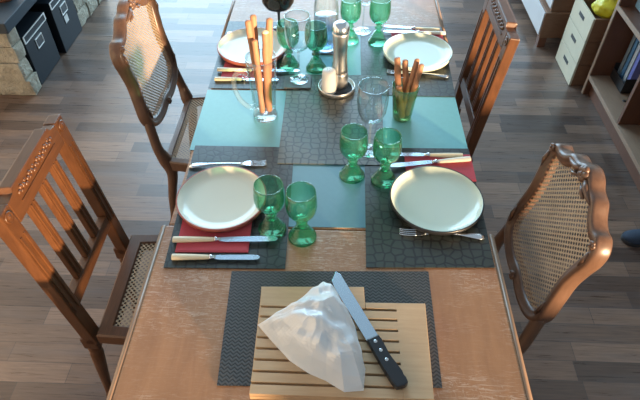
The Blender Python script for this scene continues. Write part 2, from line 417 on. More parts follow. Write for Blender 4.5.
# ------------------------------------------------------------------ cutlery
def knife(p, q, z, handle, label, hl=0.40, w=0.019, tipz=0.0):
    p = Vector(p); q = Vector(q); L = (q-p).length; a = math.atan2(q.y-p.y, q.x-p.x)
    k = thing('table_knife', (p.x, p.y, z), a, label, 'knife', 'table knives')
    k.rotation_euler = (0, 0, a)
    H = L*hl
    hp = catmull([(0, 0, 0.0065), (0.004, 0, 0.0065), (H*0.35, 0, 0.0065), (H*0.75, 0, 0.0065), (H, 0, 0.0065)], 4)
    rr = [0.0045 + 0.0025*math.sin(PI*min(1, (i+1)/len(hp))**0.7) for i in range(len(hp))]; rr[0] = 0.003
    MB().tube(hp, rr, 12, flat=1.35).build('handle', handle, k)
    MB().lathe([(0, 0), (0.0075, 0), (0.0085, 0.003), (0.006, 0.007), (0.0052, 0.016), (0, 0.016)], seg=12).build('bolster', M['silver'], k, (H-0.001, 0, 0.0065)).rotation_euler = (0, PI/2, 0)
    B0 = H+0.012; B = L-B0
    poly = [(B0, -w*0.36), (B0+B*0.1, -w*0.5), (B0+B*0.85, -w*0.5), (L-0.006, -w*0.42), (L, -w*0.05), (L-0.004, w*0.36), (L-0.02, w*0.5), (B0+B*0.3, w*0.44), (B0, w*0.36)]
    b = MB().prism(poly, 0, 0.0014, 0.0004).build('blade', M['blade'], k, (0, 0, 0.0058))
    return k
ZN = ZM+0.0042
knife((-0.409, 0.938), (-0.129, 0.951), ZN, M['ivory'], 'longer ivory-handled knife lying on the near left red napkin')
knife((-0.400, 0.882), (-0.170, 0.889), ZM+0.0004, M['ivory'], 'shorter ivory-handled knife on the bare mat below the near left napkin', 0.43, 0.017)
knife((0.415, 1.310), (0.190, 1.308), ZN, M['ivory'], 'ivory-handled knife farthest from the near right plate, on its red napkin', 0.46, 0.017)
knife((0.437, 1.296), (0.186, 1.254), ZN, M['cream_handle'], 'cream-handled knife lying next to the near right plate edge', 0.42)
knife((-0.428, 1.765), (-0.121, 1.770), ZN, M['ivory'], 'ivory-handled knife on the far left red napkin behind the mug', 0.42)
knife((-0.430, 1.709), (-0.195, 1.712), ZM+0.0004, M['ivory'], 'ivory-handled knife on the dark mat just in front of the far left napkin', 0.43, 0.017)
knife((0.433, 2.094), (0.205, 2.117), ZN, M['ivory'], 'upper of two pale-handled knives behind the far right plate', 0.44, 0.017)
knife((0.454, 2.067), (0.201, 2.074), ZN, M['cream_handle'], 'lower of two pale-handled knives nearest the far right plate', 0.42)

def fork(p, q, z, label):     # p handle end, q tine tips
    p = Vector(p); q = Vector(q); L = (q-p).length; a = math.atan2(q.y-p.y, q.x-p.x)
    f = thing('table_fork', (p.x, p.y, z), a, label, 'fork', 'table forks'); f.rotation_euler = (0, 0, a)
    n = 16; xs = [i/(n-1)*(L*0.70) for i in range(n)]
    def hw(x):
        t = x/(L*0.70)
        return 0.0028+0.0088*max(0, 1-t/0.42)**0.8*min(1, (t+0.02)/0.05) if t < 0.9 else 0.0028+0.004*(t-0.9)/0.1
    def zz(x):
        t = x/L
        return 0.004+0.010*math.sin(PI*min(1, t/0.75))*0.55
    mb = MB(); sec_pts = [(x, 0, zz(x)) for x in xs]
    mb.sweep(sec_pts, [(-1, -0.0011), (-0.5, -0.0014), (0.5, -0.0014), (1, -0.0011), (1, 0.0011), (0.4, 0.0016), (-0.4, 0.0016), (-1, 0.0011)],
             lambda i: (Vector(sec_pts[i]), Vector((0, hw(xs[i]), 0)), Vector((0, 0, 1))), closed=False)
    mb.build('handle', M['silver'], f)
    mb = MB(); x0 = L*0.69
    poly = [(x0, -0.004), (x0+0.012, -0.0105), (x0+0.026, -0.0118), (x0+0.026, 0.0118), (x0+0.012, 0.0105), (x0, 0.004)]
    mb.prism(poly, zz(x0)-0.001, zz(x0)+0.001, 0.0004)
    for i in range(4):
        y = -0.0102+i*0.0068
        pts = catmull([(x0+0.025, y, zz(x0)), (x0+0.040, y, 0.0035), (L-0.012, y*0.98, 0.003), (L, y*0.96, 0.006)], 4)
        mb.tube(pts, [0.0018]*(len(pts)-2)+[0.0014, 0.0006], 8)
    mb.build('tines', M['silver'], f)
    return f
fork((0.428, 0.982), (0.200, 0.994), ZM+0.0008, 'silver fork below the near right black-rimmed plate')
fork((-0.428, 1.236), (-0.192, 1.259), ZM+0.0008, 'silver fork above the near left plate, tines pointing right')
fork((-0.437, 2.044), (-0.212, 2.046), ZM+0.0008, 'silver fork above the far left plate, mostly hidden behind it')
fork((0.430, 1.757), (0.203, 1.786), ZM+0.0008, 'silver fork below the far right plate behind the tumbler')

# ------------------------------------------------------------------ glasses
def romer(x, y, z, label, h=0.170):
    g = thing('green_goblet', (x, y, z), random.uniform(0, 6), label, 'wine glass', 'green glass goblets')
    k = h/0.170
    out = [(0.006, 0.074), (0.016, 0.078), (0.030, 0.088), (0.0385, 0.103), (0.0415, 0.120), (0.0410, 0.140), (0.0390, 0.158), (0.0375, 0.170)]
    inn = [(0.0362, 0.170), (0.0378, 0.158), (0.0397, 0.140), (0.0402, 0.120), (0.0371, 0.104), (0.028, 0.090), (0.012, 0.083), (0, 0.082)]
    MB().lathe([(0, 0.074)]+[(r, zz*k) for r, zz in out]+[(r, zz*k) for r, zz in inn], seg=32).build('bowl', M['green'], g)
    st = [(0, 0.044), (0.0125, 0.044), (0.0100, 0.050), (0.0095, 0.056), (0.0165, 0.061), (0.0110, 0.066), (0.0095, 0.070), (0.0120, 0.0735), (0.0150, 0.0755), (0, 0.0755)]
    MB().lathe([(r, zz*k) for r, zz in st], seg=20).build('stem', M['green_stem'], g)
    ft = [(0, 0.0), (0.0375, 0.0), (0.0385, 0.002)]
    n = 6
    for i in range(n):
        r0 = 0.0375-0.0235*(i/n)**0.9; zz = 0.003+0.041*(i/n)
        ft += [(r0, zz), (r0+0.0012, zz+0.003), (r0-0.0022, zz+0.0058)]
    ft += [(0.0135, 0.044), (0, 0.044)]
    MB().lathe([(r, zz*k) for r, zz in ft], seg=28).build('foot', M['green_stem'], g)
    return g
romer(-0.148, 0.994, ZM+0.0003, 'green goblet standing right beside the near left plate rim')
romer(-0.064, 0.972, T+0.0006, 'green goblet on bare wood at the near corner of the slate-blue mat', 0.174)
romer(0.071, 1.219, ZT+0.0006, 'green goblet on the slate-blue mat in front of the near clear wine glass')
romer(0.166, 1.201, ZM+0.0003, 'green goblet touching the left side of the near right plate')
romer(-0.164, 1.815, ZM+0.0006, 'green goblet beside the far left plate, behind the clear wine glass', 0.176)
romer(-0.062, 1.805, ZT+0.0006, 'green goblet just left of the steel pepper mill', 0.176)
romer(0.064, 2.016, ZT+0.0006, 'green goblet behind the steel pepper mill, right of the carafe', 0.175)
romer(0.176, 2.005, ZM+0.0003, 'green goblet at the far left rim of the far right plate', 0.18)

def wine(x, y, z, label, h=0.243):
    g = thing('wine_glass', (x, y, z), 0, label, 'wine glass', 'clear stemmed wine glasses'); k = h/0.243
    MB().lathe([(r, zz*k) for r, zz in [(0.003, 0.112), (0.018, 0.117), (0.033, 0.130), (0.0425, 0.155), (0.0455, 0.185), (0.0450, 0.215), (0.0435, 0.243), (0.0424, 0.243), (0.0440, 0.215), (0.0444, 0.185), (0.0413, 0.156), (0.032, 0.132), (0.016, 0.120), (0, 0.119)]], seg=36).build('bowl', M['clear'], g)
    MB().lathe([(r, zz*k) for r, zz in [(0, 0.006), (0.008, 0.008), (0.0042, 0.018), (0.0036, 0.06), (0.0040, 0.10), (0.007, 0.114), (0, 0.114)]], seg=14).build('stem', M['clear_thick'], g)
    MB().lathe([(0, 0), (0.0345, 0), (0.0355, 0.0015), (0.034, 0.003), (0.018, 0.005), (0.006, 0.0085), (0, 0.0085)], seg=32).build('foot', M['clear_thick'], g)
    return g
wine(0.1245, 1.333, ZC+0.0004, 'clear stemmed wine glass between the goblets and the green tumbler')
wine(-0.120, 1.716, ZC+0.0064, 'clear stemmed wine glass on the dark coaster right of the breadstick mug', 0.248)
wine(0.118, 2.09, ZT+0.0035, 'clear wine glass at the top edge between two green goblets')

g = thing('smoked_goblet', (-0.226, 2.094, ZM+0.0006), 0, 'large dark smoky goblet standing behind the far left plate', 'wine glass')
MB().lathe([(0.004, 0.092), (0.028, 0.0935), (0.052, 0.101), (0.064, 0.122), (0.067, 0.160), (0.062, 0.200), (0.054, 0.225), (0.0525, 0.225), (0.0605, 0.200), (0.0655, 0.160), (0.062, 0.125), (0.050, 0.1045), (0.026, 0.0975), (0, 0.0965)], seg=36).build('bowl', M['smoke'], g)
MB().lathe([(0, 0.006), (0.012, 0.010), (0.006, 0.022), (0.005, 0.06), (0.008, 0.086), (0.014, 0.0945), (0, 0.0945)], seg=16).build('stem', M['smoke'], g)
MB().lathe([(0, 0), (0.029, 0), (0.030, 0.002), (0.028, 0.004), (0.012, 0.0095), (0, 0.0105)], seg=28).build('foot', M['smoke'], g)

cf = thing('water_carafe', (-0.030, 1.955, ZT+0.0064), 0, 'tall clear glass carafe of bluish water behind the pepper mill', 'carafe')
MB().lathe([(0, 0), (0.043, 0), (0.047, 0.004), (0.048, 0.02), (0.047, 0.16), (0.042, 0.20), (0.032, 0.235), (0.031, 0.26), (0.038, 0.285), (0.0365, 0.285), (0.0295, 0.26), (0.0305, 0.235), (0.040, 0.20), (0.0448, 0.16), (0.0455, 0.02), (0.043, 0.010), (0, 0.009)], seg=36).build('body', M['clear_thick'], cf)
MB().lathe([(0, 0.0095), (0.042, 0.0105), (0.0445, 0.02), (0.044, 0.13), (0, 0.13)], seg=32).build('water', M['water'], cf)

mg = thing('beer_mug', (-0.221, 1.502, ZT+0.0006), 0, 'tall clear glass mug with a handle, holding a bunch of breadsticks', 'mug')
MB().lathe([(0, 0), (0.037, 0), (0.0415, 0.004), (0.0415, 0.016), (0.036, 0.026), (0.0375, 0.04), (0.043, 0.13), (0.049, 0.205), (0.050, 0.230), (0.0485, 0.230), (0.0470, 0.205), (0.0405, 0.13), (0.0348, 0.045), (0.031, 0.030), (0, 0.026)], seg=40).build('body', M['clear'], mg)
MB().lathe([(0, 0.0), (0.0365, 0.0), (0.0410, 0.004), (0.0410, 0.016), (0.0355, 0.0245), (0, 0.0245)], (0, 0, 0.0003), seg=40).build('base', M['clear_thick'], mg)
hp = catmull([(-0.046, -0.004, 0.165), (-0.068, -0.006, 0.178), (-0.088, -0.008, 0.160), (-0.092, -0.008, 0.120), (-0.080, -0.007, 0.075), (-0.058, -0.004, 0.045), (-0.038, -0.002, 0.040)], 6)
MB().tube(hp, 0.0078, 12, flat=1.2).build('handle', M['clear_thick'], mg)

tu = thing('green_tumbler', (0.241, 1.514, ZT+0.0006), 0, 'olive-green glass tumbler filled with breadsticks on the right teal mat', 'tumbler')
MB().lathe([(0, 0), (0.028, 0), (0.0315, 0.004), (0.033, 0.02), (0.039, 0.08), (0.0445, 0.130), (0.043, 0.130), (0.0375, 0.08), (0.031, 0.022), (0.027, 0.014), (0, 0.012)], seg=36).build('body', M['olive_glass'], tu)
MB().lathe([(0, 0.0), (0.0275, 0.0), (0.031, 0.004), (0.0318, 0.0115), (0, 0.0115)], (0, 0, 0.0003), seg=36).build('base', M['olive_glass'], tu)

def stick(p, q, r, label, group, seed, broken=False):
    r *= 1.12
    p = Vector(p); q = Vector(q); n = 18; pts = []; rad = []
    side = Vector((random.uniform(-1, 1), random.uniform(-1, 1), 0))*0.0025
    for i in range(n):
        t = (0.0, 0.012)[i] if i < 2 else (0.985, 1.0)[i-n+2] if i >= n-2 else (i-1)/(n-2); w = p.lerp(q, t)-p
        pts.append(w+side*math.sin(PI*t)+Vector((mnoise.noise((seed, t*5, 0)), mnoise.noise((seed, 7, t*5)), 0))*0.0018)
        k = 1+0.20*mnoise.noise((seed*3.1, t*9, 2.0))
        e = 0.55 if i == 0 or (i == n-1 and not broken) else 0.92 if i in (1, n-2) else 1
        rad.append(r*k*e)
    o = MB().tube(pts, rad, 10).build('breadstick', M['stick'], None, p)
    tag(o, label, 'breadstick', group)
    if broken:
        d = (pts[-1]-pts[-2]).normalized()
        MB().tube([pts[-1]+d*0.0003, pts[-1]+d*0.004, pts[-1]+d*0.007], [rad[-1]*0.95, rad[-1]*0.7, rad[-1]*0.25], 9).build('crumb', M['crumb'], o)
    return o
gm = 'breadsticks in the glass mug'
stick((-0.224, 1.500, 0.784), (-0.249, 1.500, 1.104), 0.0090, 'leftmost breadstick standing in the glass mug', gm, 1)
stick((-0.230, 1.520, 0.784), (-0.236, 1.527, 1.108), 0.0092, 'tallest breadstick in the mug, second from the left', gm, 2)
stick((-0.212, 1.513, 0.784), (-0.186, 1.517, 1.103), 0.0098, 'rightmost breadstick standing in the glass mug', gm, 3)
stick((-0.205, 1.492, 0.784), (-0.198, 1.488, 1.072), 0.0100, 'broken breadstick with pale end in the mug front', gm, 4, True)
stick((-0.228, 1.482, 0.784), (-0.231, 1.478, 1.053), 0.0086, 'shortest breadstick standing in the glass mug', gm, 5)
gt = 'breadsticks in the green tumbler'
stick((0.231, 1.528, 0.768), (0.2055, 1.536, 0.968), 0.0088, 'leftmost tall breadstick in the green tumbler', gt, 6)
stick((0.248, 1.529, 0.768), (0.233, 1.545, 0.955), 0.0090, 'second breadstick from the left in the green tumbler', gt, 7)
stick((0.234, 1.506, 0.768), (0.2690, 1.531, 0.968), 0.0085, 'breadstick leaning right in the green tumbler, left of two side by side', gt, 8)
stick((0.256, 1.506, 0.768), (0.2810, 1.505, 0.965), 0.0080, 'rightmost breadstick leaning out of the green tumbler', gt, 9)
stick((0.240, 1.496, 0.768), (0.218, 1.502, 0.885), 0.0095, 'short thick breadstick sunk inside the green tumbler', gt, 10)

tr = MB().lathe([(0, 0), (0.062, 0), (0.066, 0.003), (0.0665, 0.016), (0.0645, 0.019), (0.0625, 0.016), (0.061, 0.006), (0.057, 0.0045), (0, 0.0045)], seg=44).build('steel_tray', M['steel'], None, (0.017, 1.667, ZC+0.0005))
MB().lathe([(0, 0), (0.057, 0), (0.057, 0.0006), (0, 0.0006)], (0, 0, 0.0046), 40).build('inlay', M['black_plastic'], tr)
tag(tr, 'round brushed steel tray holding the salt and pepper', 'tray')
ml = thing('pepper_mill', (0.027, 1.682, ZC+0.0055), 0, 'tall brushed steel pepper mill standing in the round tray', 'pepper mill')
MB().lathe([(0, 0), (0.029, 0), (0.030, 0.003), (0.030, 0.055), (0.029, 0.060), (0, 0.060)], seg=32).build('base', M['steel'], ml)
MB().lathe([(0, 0.061), (0.0285, 0.061), (0.0272, 0.075), (0.0245, 0.11), (0.0240, 0.14), (0.0255, 0.175), (0.0285, 0.205), (0.0290, 0.212), (0, 0.212)], seg=32).build('body', M['steel'], ml)
MB().lathe([(0, 0.2135), (0.0295, 0.2135), (0.030, 0.216), (0.0295, 0.228), (0.025, 0.240), (0.014, 0.2465), (0, 0.248)], seg=32).build('cap', M['silver'], ml)
sa = thing('salt_shaker', (-0.010, 1.643, ZC+0.0055), 0, 'small white ceramic salt shaker in the round steel tray', 'salt shaker')
MB().lathe([(0, 0), (0.0245, 0), (0.026, 0.003), (0.0265, 0.02), (0.0235, 0.080), (0.021, 0.088), (0.012, 0.091), (0, 0.0915)], seg=28).build('body', M['white_ceramic'], sa)
mb = MB()
for i in range(5): mb.lathe([(0, 0), (0.0013, 0), (0.0013, 0.0006), (0, 0.0006)], (0.006*math.cos(i*1.257), 0.006*math.sin(i*1.257), 0.0912), 8)
mb.build('holes', M['black_plastic'], sa)

# ------------------------------------------------------------------ cutting board, bag, bread knife
zb = z1+0.0026
bd = thing('cutting_board', (0.045, 0.65, zb), 0, 'slatted wooden bread board on the charcoal woven mat', 'cutting board')
def rel(P): return [(x-0.045, y-0.65) for x, y in P]
MB().prism(rel([(-0.149, 0.510), (0.241, 0.513), (0.245, 0.752), (0.1005, 0.749), (0.099, 0.795), (-0.154, 0.786)]), 0, 0.014, 0.002).build('base', M['beech'], bd)
mb = MB(); ys = [0.5135+0.0275*i for i in range(9)]
for i in range(8):
    y0 = 0.511+i*0.0275; y1 = y0+0.0215
    mb.prism(rel([(-0.1485, y0), (0.176, y0+0.001), (0.176, y1+0.001), (-0.1485, y1)]), 0.0145, 0.0245, 0.0012)
y0 = 0.511+8*0.0275
mb.prism(rel([(-0.1495, y0), (0.1, y0+0.001), (0.0985, 0.794), (-0.1535, 0.7855)]), 0.0145, 0.0245, 0.0012)
mb.prism(rel([(0.176, 0.5125), (0.2405, 0.5135), (0.2445, 0.7515), (0.101, 0.7485), (0.101, y0+0.002), (0.176, y0+0.002)]), 0.0145, 0.0245, 0.0012)
mb.build('slats', M['beech'], bd)
ZB = zb+0.0245

lf = MB(); lp = catmull([(-0.030, 0.050, 0.018), (-0.020, 0.035, 0.021), (-0.004, 0.0, 0.024), (0.012, -0.040, 0.021), (0.018, -0.060, 0.018)], 5)
n_ = len(lp); lf.tube(lp, [0.024*math.sqrt(max(0.05, math.sin(PI*(i+0.35)/(n_-0.3)))) for i in range(n_)], 16, flat=1.15)
lfo = lf.build('bread_loaf', simple('loaf_crust', (0.52, 0.30, 0.14), 0.7, 0, 0.25, 30, 0.3), None, (0.038, 0.652, ZB+0.006)); tag(lfo, 'bread loaf showing faintly through the crumpled white bag', 'bread')

def make_bag():
    t = NT('crumpled_white_plastic'); t.t.nodes.remove(t.b)
    df = t.n('ShaderNodeBsdfDiffuse', i_Color=(0.84, 0.91, 0.96)); tl = t.n('ShaderNodeBsdfTranslucent', i_Color=(0.84, 0.91, 0.96))
    gl = t.n('ShaderNodeBsdfGlossy', i_Color=(1, 1, 1), i_Roughness=0.28); tp = t.n('ShaderNodeBsdfTransparent', i_Color=(0.96, 0.97, 0.98))
    vo = t.n('ShaderNodeTexVoronoi', i_Vector=t.coord((1, 1, 1.6)), i_Scale=15.0, i_Detail=0.6)
    bp = t.n('ShaderNodeBump', i_Height=vo.outputs['Distance'], i_Strength=0.38, i_Distance=0.014)
    for nd in (df, gl, tl): t.t.links.new(bp.outputs[0], nd.inputs['Normal'])
    def mx(f, a, b):
        x = t.n('ShaderNodeMixShader'); t.set(x.inputs[0], f); t.t.links.new(a.outputs[0], x.inputs[1]); t.t.links.new(b.outputs[0], x.inputs[2]); return x
    a = mx(0.30, df, tl); a = mx(0.10, a, gl); a = mx(0.13, a, tp)
    t.t.links.new(a.outputs[0], t.out.inputs[0]); return t.m
out = [(-0.150, 0.676), (-0.125, 0.694), (-0.060, 0.742), (-0.036, 0.762), (-0.022, 0.766), (-0.006, 0.782), (0.018, 0.778), (0.038, 0.750), (0.056, 0.712), (0.080, 0.664), (0.088, 0.610), (0.098, 0.575), (0.093, 0.526), (0.052, 0.521), (0.012, 0.545), (-0.025, 0.560), (-0.068, 0.588), (-0.110, 0.632)]
def hgt(x, y, t):
    base = 0.106*(1-(1-t)**3.4)
    p = Vector((x*11, y*11, 0.3))
    rdg = 1-abs(mnoise.noise(p*1.3)*2); rdg2 = 1-abs(mnoise.noise(p*2.6+Vector((5, 2, 0)))*2)
    u = Vector((x+0.15, y-0.676)); cr = math.sin(math.atan2(u.y, u.x+0.02)*17+4*mnoise.noise(p*0.7))
    low = 1-0.40*max(0, min(1, (-0.01-x)/0.13))
    h = base*low*(0.84+0.16*rdg)+0.007*min(1, t*3)*rdg2+0.0042*cr*min(1, t*4)
    for q in lp:
        d2 = (x-0.038-q.x)**2+(y-0.652-q.y)**2
        if d2 < 0.034**2: h = max(h, q.z+0.006+math.sqrt(0.034**2-d2)+0.004)
    return h
mb = MB(); bm = mb.bm; C = Vector((0.015, 0.665)); NR = 26
pl_ = [Vector(p) for p in out]
ring_o = []
for i in range(len(pl_)):
    for k in range(6): ring_o.append(pl_[i].lerp(pl_[(i+1) % len(pl_)], k/6))
rings = []
for r in range(NR):
    s_ = 1-r/NR; ring = []
    for j, P in enumerate(ring_o):
        q = C.lerp(P, s_); z = 0.0015 if r == 0 else max(0.0015, hgt(q.x, q.y, 1-s_))
        ring.append(bm.verts.new((q.x-0.022, q.y-0.655, z)))
    rings.append(ring)
cv = bm.verts.new((0, 0, hgt(C.x, C.y, 1)))
N_ = len(ring_o)
for r in range(NR-1):
    for j in range(N_): bm.faces.new((rings[r][j], rings[r][(j+1) % N_], rings[r+1][(j+1) % N_], rings[r+1][j]))
for j in range(N_): bm.faces.new((rings[-1][j], rings[-1][(j+1) % N_], cv))
mb._fin(0, False)
bgo = mb.build('plastic_bag', make_bag(), None, (0.022, 0.655, ZB+0.001)); tag(bgo, 'crumpled white translucent bag lying on the bread board', 'bag')

bk = thing('bread_knife', (0.174, 0.531, ZB+0.001), math.atan2(0.831-0.542, 0.027-0.179), 'large bread knife with black riveted handle beside the white bag', 'knife')
hpoly = [(0.0, -0.008), (0.004, -0.017), (0.016, -0.019), (0.030, -0.014), (0.075, -0.0135), (0.118, -0.0165), (0.131, -0.0165), (0.131, 0.0140), (0.100, 0.0135), (0.050, 0.0145), (0.020, 0.0150), (0.004, 0.012)]
MB().prism(hpoly, 0.0, 0.017, 0.004, smooth=False).build('handle', M['black_plastic'], bk)
bpoly = [(0.1305, 0.0135), (0.1305, -0.0165), (0.320, -0.0175), (0.332, -0.010), (0.312, 0.0110), (0.290, 0.0140)]
MB().prism(bpoly, 0.0075, 0.0095, 0.0006).build('blade', M['blade'], bk)
for i, x in enumerate((0.068, 0.093, 0.117)):
    MB().lathe([(0, 0), (0.0042, 0), (0.0042, 0.0006), (0.003, 0.001), (0, 0.001)], (x, -0.001, 0.0170), 14).build('rivet', M['silver'], bk)

# ------------------------------------------------------------------ chairs
def slat_chair(loc, rz, label, hw=0.196):
    c = thing('slatted_dining_chair', loc, rz, label, 'chair', 'carved wooden dining chairs around the table')
    oak, oh = M['oak'], M['oak_h']
    bx = lambda z: -0.205-(z-0.46)*0.11         # front face of the back, reclining
    un = Vector((-0.11, 0, 1)).normalized(); fn = Vector((1, 0, 0.11)).normalized()
    P = lambda y, z, d=0: Vector((bx(z), y, z))+fn*d
    for s in (-1, 1):
        st = MB(); y = s*(hw-0.0225)
        st.bar(P(y, 0.40, -0.018), P(y, 0.966, -0.018), 0.045, 0.036, fn, 0.004)
        for dy in (-0.010, 0.010): st.bar(P(y+dy, 0.56, 0.0005), P(y+dy, 0.88, 0.0005), 0.007, 0.004, fn, 0.0015)
        o = st.build('stile', oak, c)
        rs = MB(); q = P(y, 0.943, 0.0)
        R = fn.to_track_quat('Z', 'Y').to_matrix().to_4x4()
        rs.lathe([(0.015, 0.0), (0.0155, 0.003), (0.012, 0.0035), (0.009, 0.0015), (0.006, 0.0045), (0, 0.006)], seg=16); rs.bm.transform(Matrix.Translation(q) @ R)
        rs.build('rosette', oak, o)
        # rear leg, splayed back, turned
        lg = MB().lathe([(0, 0), (0.013, 0), (0.015, 0.015), (0.012, 0.04), (0.020, 0.26), (0.0215, 0.32), (0.016, 0.335), (0.022, 0.350), (0.016, 0.365), (0.018, 0.372), (0, 0.372)], seg=14)
        Mx = Matrix.Identity(4); Mx[0][2] = 0.13
        lg.bm.transform(Matrix.Translation((-0.26-0.015, y, 0)) @ Mx)
        lg.box((-0.2255, y, 0.40), (0.044, 0.045, 0.055), 0.004)
        lg.build('leg', oak, c)
    cr = MB(); y1 = hw-0.001
    cr.bar(P(-y1+0.045, 0.918, -0.017), P(y1-0.045, 0.918, -0.017), 0.052, 0.034, fn, 0.003) if False else None
    # crest rail running between the stiles, raised thicker middle
    poly = [(-hw+0.0455, 0.900), (hw-0.0455, 0.900), (hw-0.0455, 0.964), (0.118, 0.966), (0.113, 0.982), (-0.113, 0.982), (-0.118, 0.966), (-hw+0.0455, 0.964)]
    Mx = Matrix(((un.x, fn.x, 0, 0), (0, 0, 1, 0), (un.z, fn.z, 0, 0), (0, 0, 0, 1)))
    def face(poly2, d0, d1, bev, mbx):
        L0 = P(0, 0)
        t = MB(); t.prism(poly2, d0, d1, bev)
        for v in t.bm.verts:
            yy, zz, dd = v.co; v.co = P(yy, zz, dd)
        mbx._merge(t.bm, False)
    face(poly, -0.034, 0.0, 0.003, cr)
    face([(-0.108, 0.945), (0.108, 0.945), (0.108, 0.978), (-0.108, 0.978)], -0.042, -0.030, 0.005, cr)
    cr.build('crest_rail', oh, c)
    cv_ = MB()
    face([(-0.108, 0.930), (0.108, 0.930), (0.108, 0.9345), (-0.108, 0.9345)], 0.0003, 0.003, 0.001, cv_)
    for i in range(17):
        yy = -0.100+i*0.0125; zc = 0.953+0.006*math.sin(i*PI/2)
        cv_.ball(P(yy, zc, 0.001), 0.0085, (0.55, 0.85, 0.8), 10)
        cv_.ball(P(yy, 0.953-0.007*math.sin(i*PI/2+0.5), 0.0), 0.0055, (0.6, 1, 1), 8)
    cv_.build('carving', oh, c)
    lr = MB(); lr.bar(P(-hw+0.0455, 0.575, -0.017), P(hw-0.0455, 0.575, -0.017), 0.044, 0.028, fn, 0.003) 
    lr.build('lower_back_rail', oh, c)
    for i in (-1, 0, 1):
        y = i*0.077; sl_ = MB()
        sl_.bar(P(y, 0.597, -0.016), P(y, 0.902, -0.016), 0.034, 0.018, fn, 0.003)
        for dy in (-0.0075, 0.0075): sl_.bar(P(y+dy, 0.605, -0.0065), P(y+dy, 0.894, -0.0065), 0.006, 0.004, fn, 0.0015)
        sl_.build('back_slat', oak, c)
    seat_common(c, hw, 0.215, 0.19, 0.22, M['oak_h'], oak)
    return c

def seat_common(c, hw, fr, rx, fw, woodh, woodv, legs=True, curvy=False):
    # frame of the seat: rear at x=-rx, front at x=fr, half widths hw and fw
    zt = 0.455; th = 0.045
    def ring(k):
        if not curvy:
            r = [(-rx+k*0.7, -hw+k), (-rx+k*0.7, hw-k), (fr-k, fw-k), (fr-k, -fw+k)]
            if k > 0: r[0] = (-rx+0.045, -hw+k); r[1] = (-rx+0.045, hw-k)
            out_ = []
            for i in range(4):
                a, b = Vector(r[i]), Vector(r[(i+1) % 4])
                out_ += [a.lerp(b, t/8) for t in range(8)]
            return out_
        pts = [(-rx, 0), (-rx, hw*0.9), (-rx+0.02, hw), (-0.05, hw+0.018), (0.10, fw), (fr-0.03, fw-0.01), (fr, fw*0.6), (fr+0.015, 0)]
        pts = pts+[(x, -y) for x, y in pts[-2:0:-1]]
        cen = Vector((0.0, 0))
        cc = catmull([(x, y, 0) for x, y in pts], 5, True)
        return [Vector((p.x, p.y))*(1-k/0.2) if k else Vector((p.x, p.y)) for p in cc]
    A = ring(0); B = ring(0.024 if curvy else 0.036); n = len(A)
    mb = MB(); bm_ = mb.bm
    rows = []
    for R_, z in ((A, zt-th), (A, zt-0.006), ([a.lerp(b, 0.12) for a, b in zip(A, B)], zt), ([a.lerp(b, 0.9) for a, b in zip(A, B)], zt), (B, zt-0.004), (B, zt-th)):
        rows.append([bm_.verts.new((p.x, p.y, z)) for p in R_])
    for i in range(len(rows)):
        P_, Q_ = rows[i], rows[(i+1) % len(rows)]
        for j in range(n): bm_.faces.new((P_[j], P_[(j+1) % n], Q_[(j+1) % n], Q_[j]))
    mb._fin(0, False); mb.build('seat_frame', woodh, c)
    mb = MB(); mb.bm.faces.new([mb.bm.verts.new((p.x, p.y, zt-0.005)) for p in [a.lerp(b, 0.93) for a, b in zip(A, B)]]); mb._fin(0, False)
    mb.build('cane_seat', M['cane_seat'], c)
    for s in (-1, 1):
        if curvy:
            p = catmull([(fr-0.045, s*(fw-0.035), 0.43), (fr-0.025, s*(fw-0.02), 0.36), (fr-0.03, s*(fw-0.02), 0.22), (fr-0.04, s*(fw-0.03), 0.08), (fr-0.015, s*(fw-0.012), 0.0)], 5)
            MB().tube(p, [0.026-0.014*min(1, i/(len(p)*0.7)) for i in range(len(p)-2)]+[0.014, 0.015], 10).build('leg', woodv, c)
        else:
            MB().lathe([(0, 0), (0.013, 0), (0.015, 0.015), (0.012, 0.04), (0.020, 0.28), (0.0215, 0.34), (0.016, 0.355), (0.022, 0.365), (0.021, 0.43), (0, 0.43)], (fr-0.03, s*(fw-0.03), 0), 14).build('leg', woodv, c)

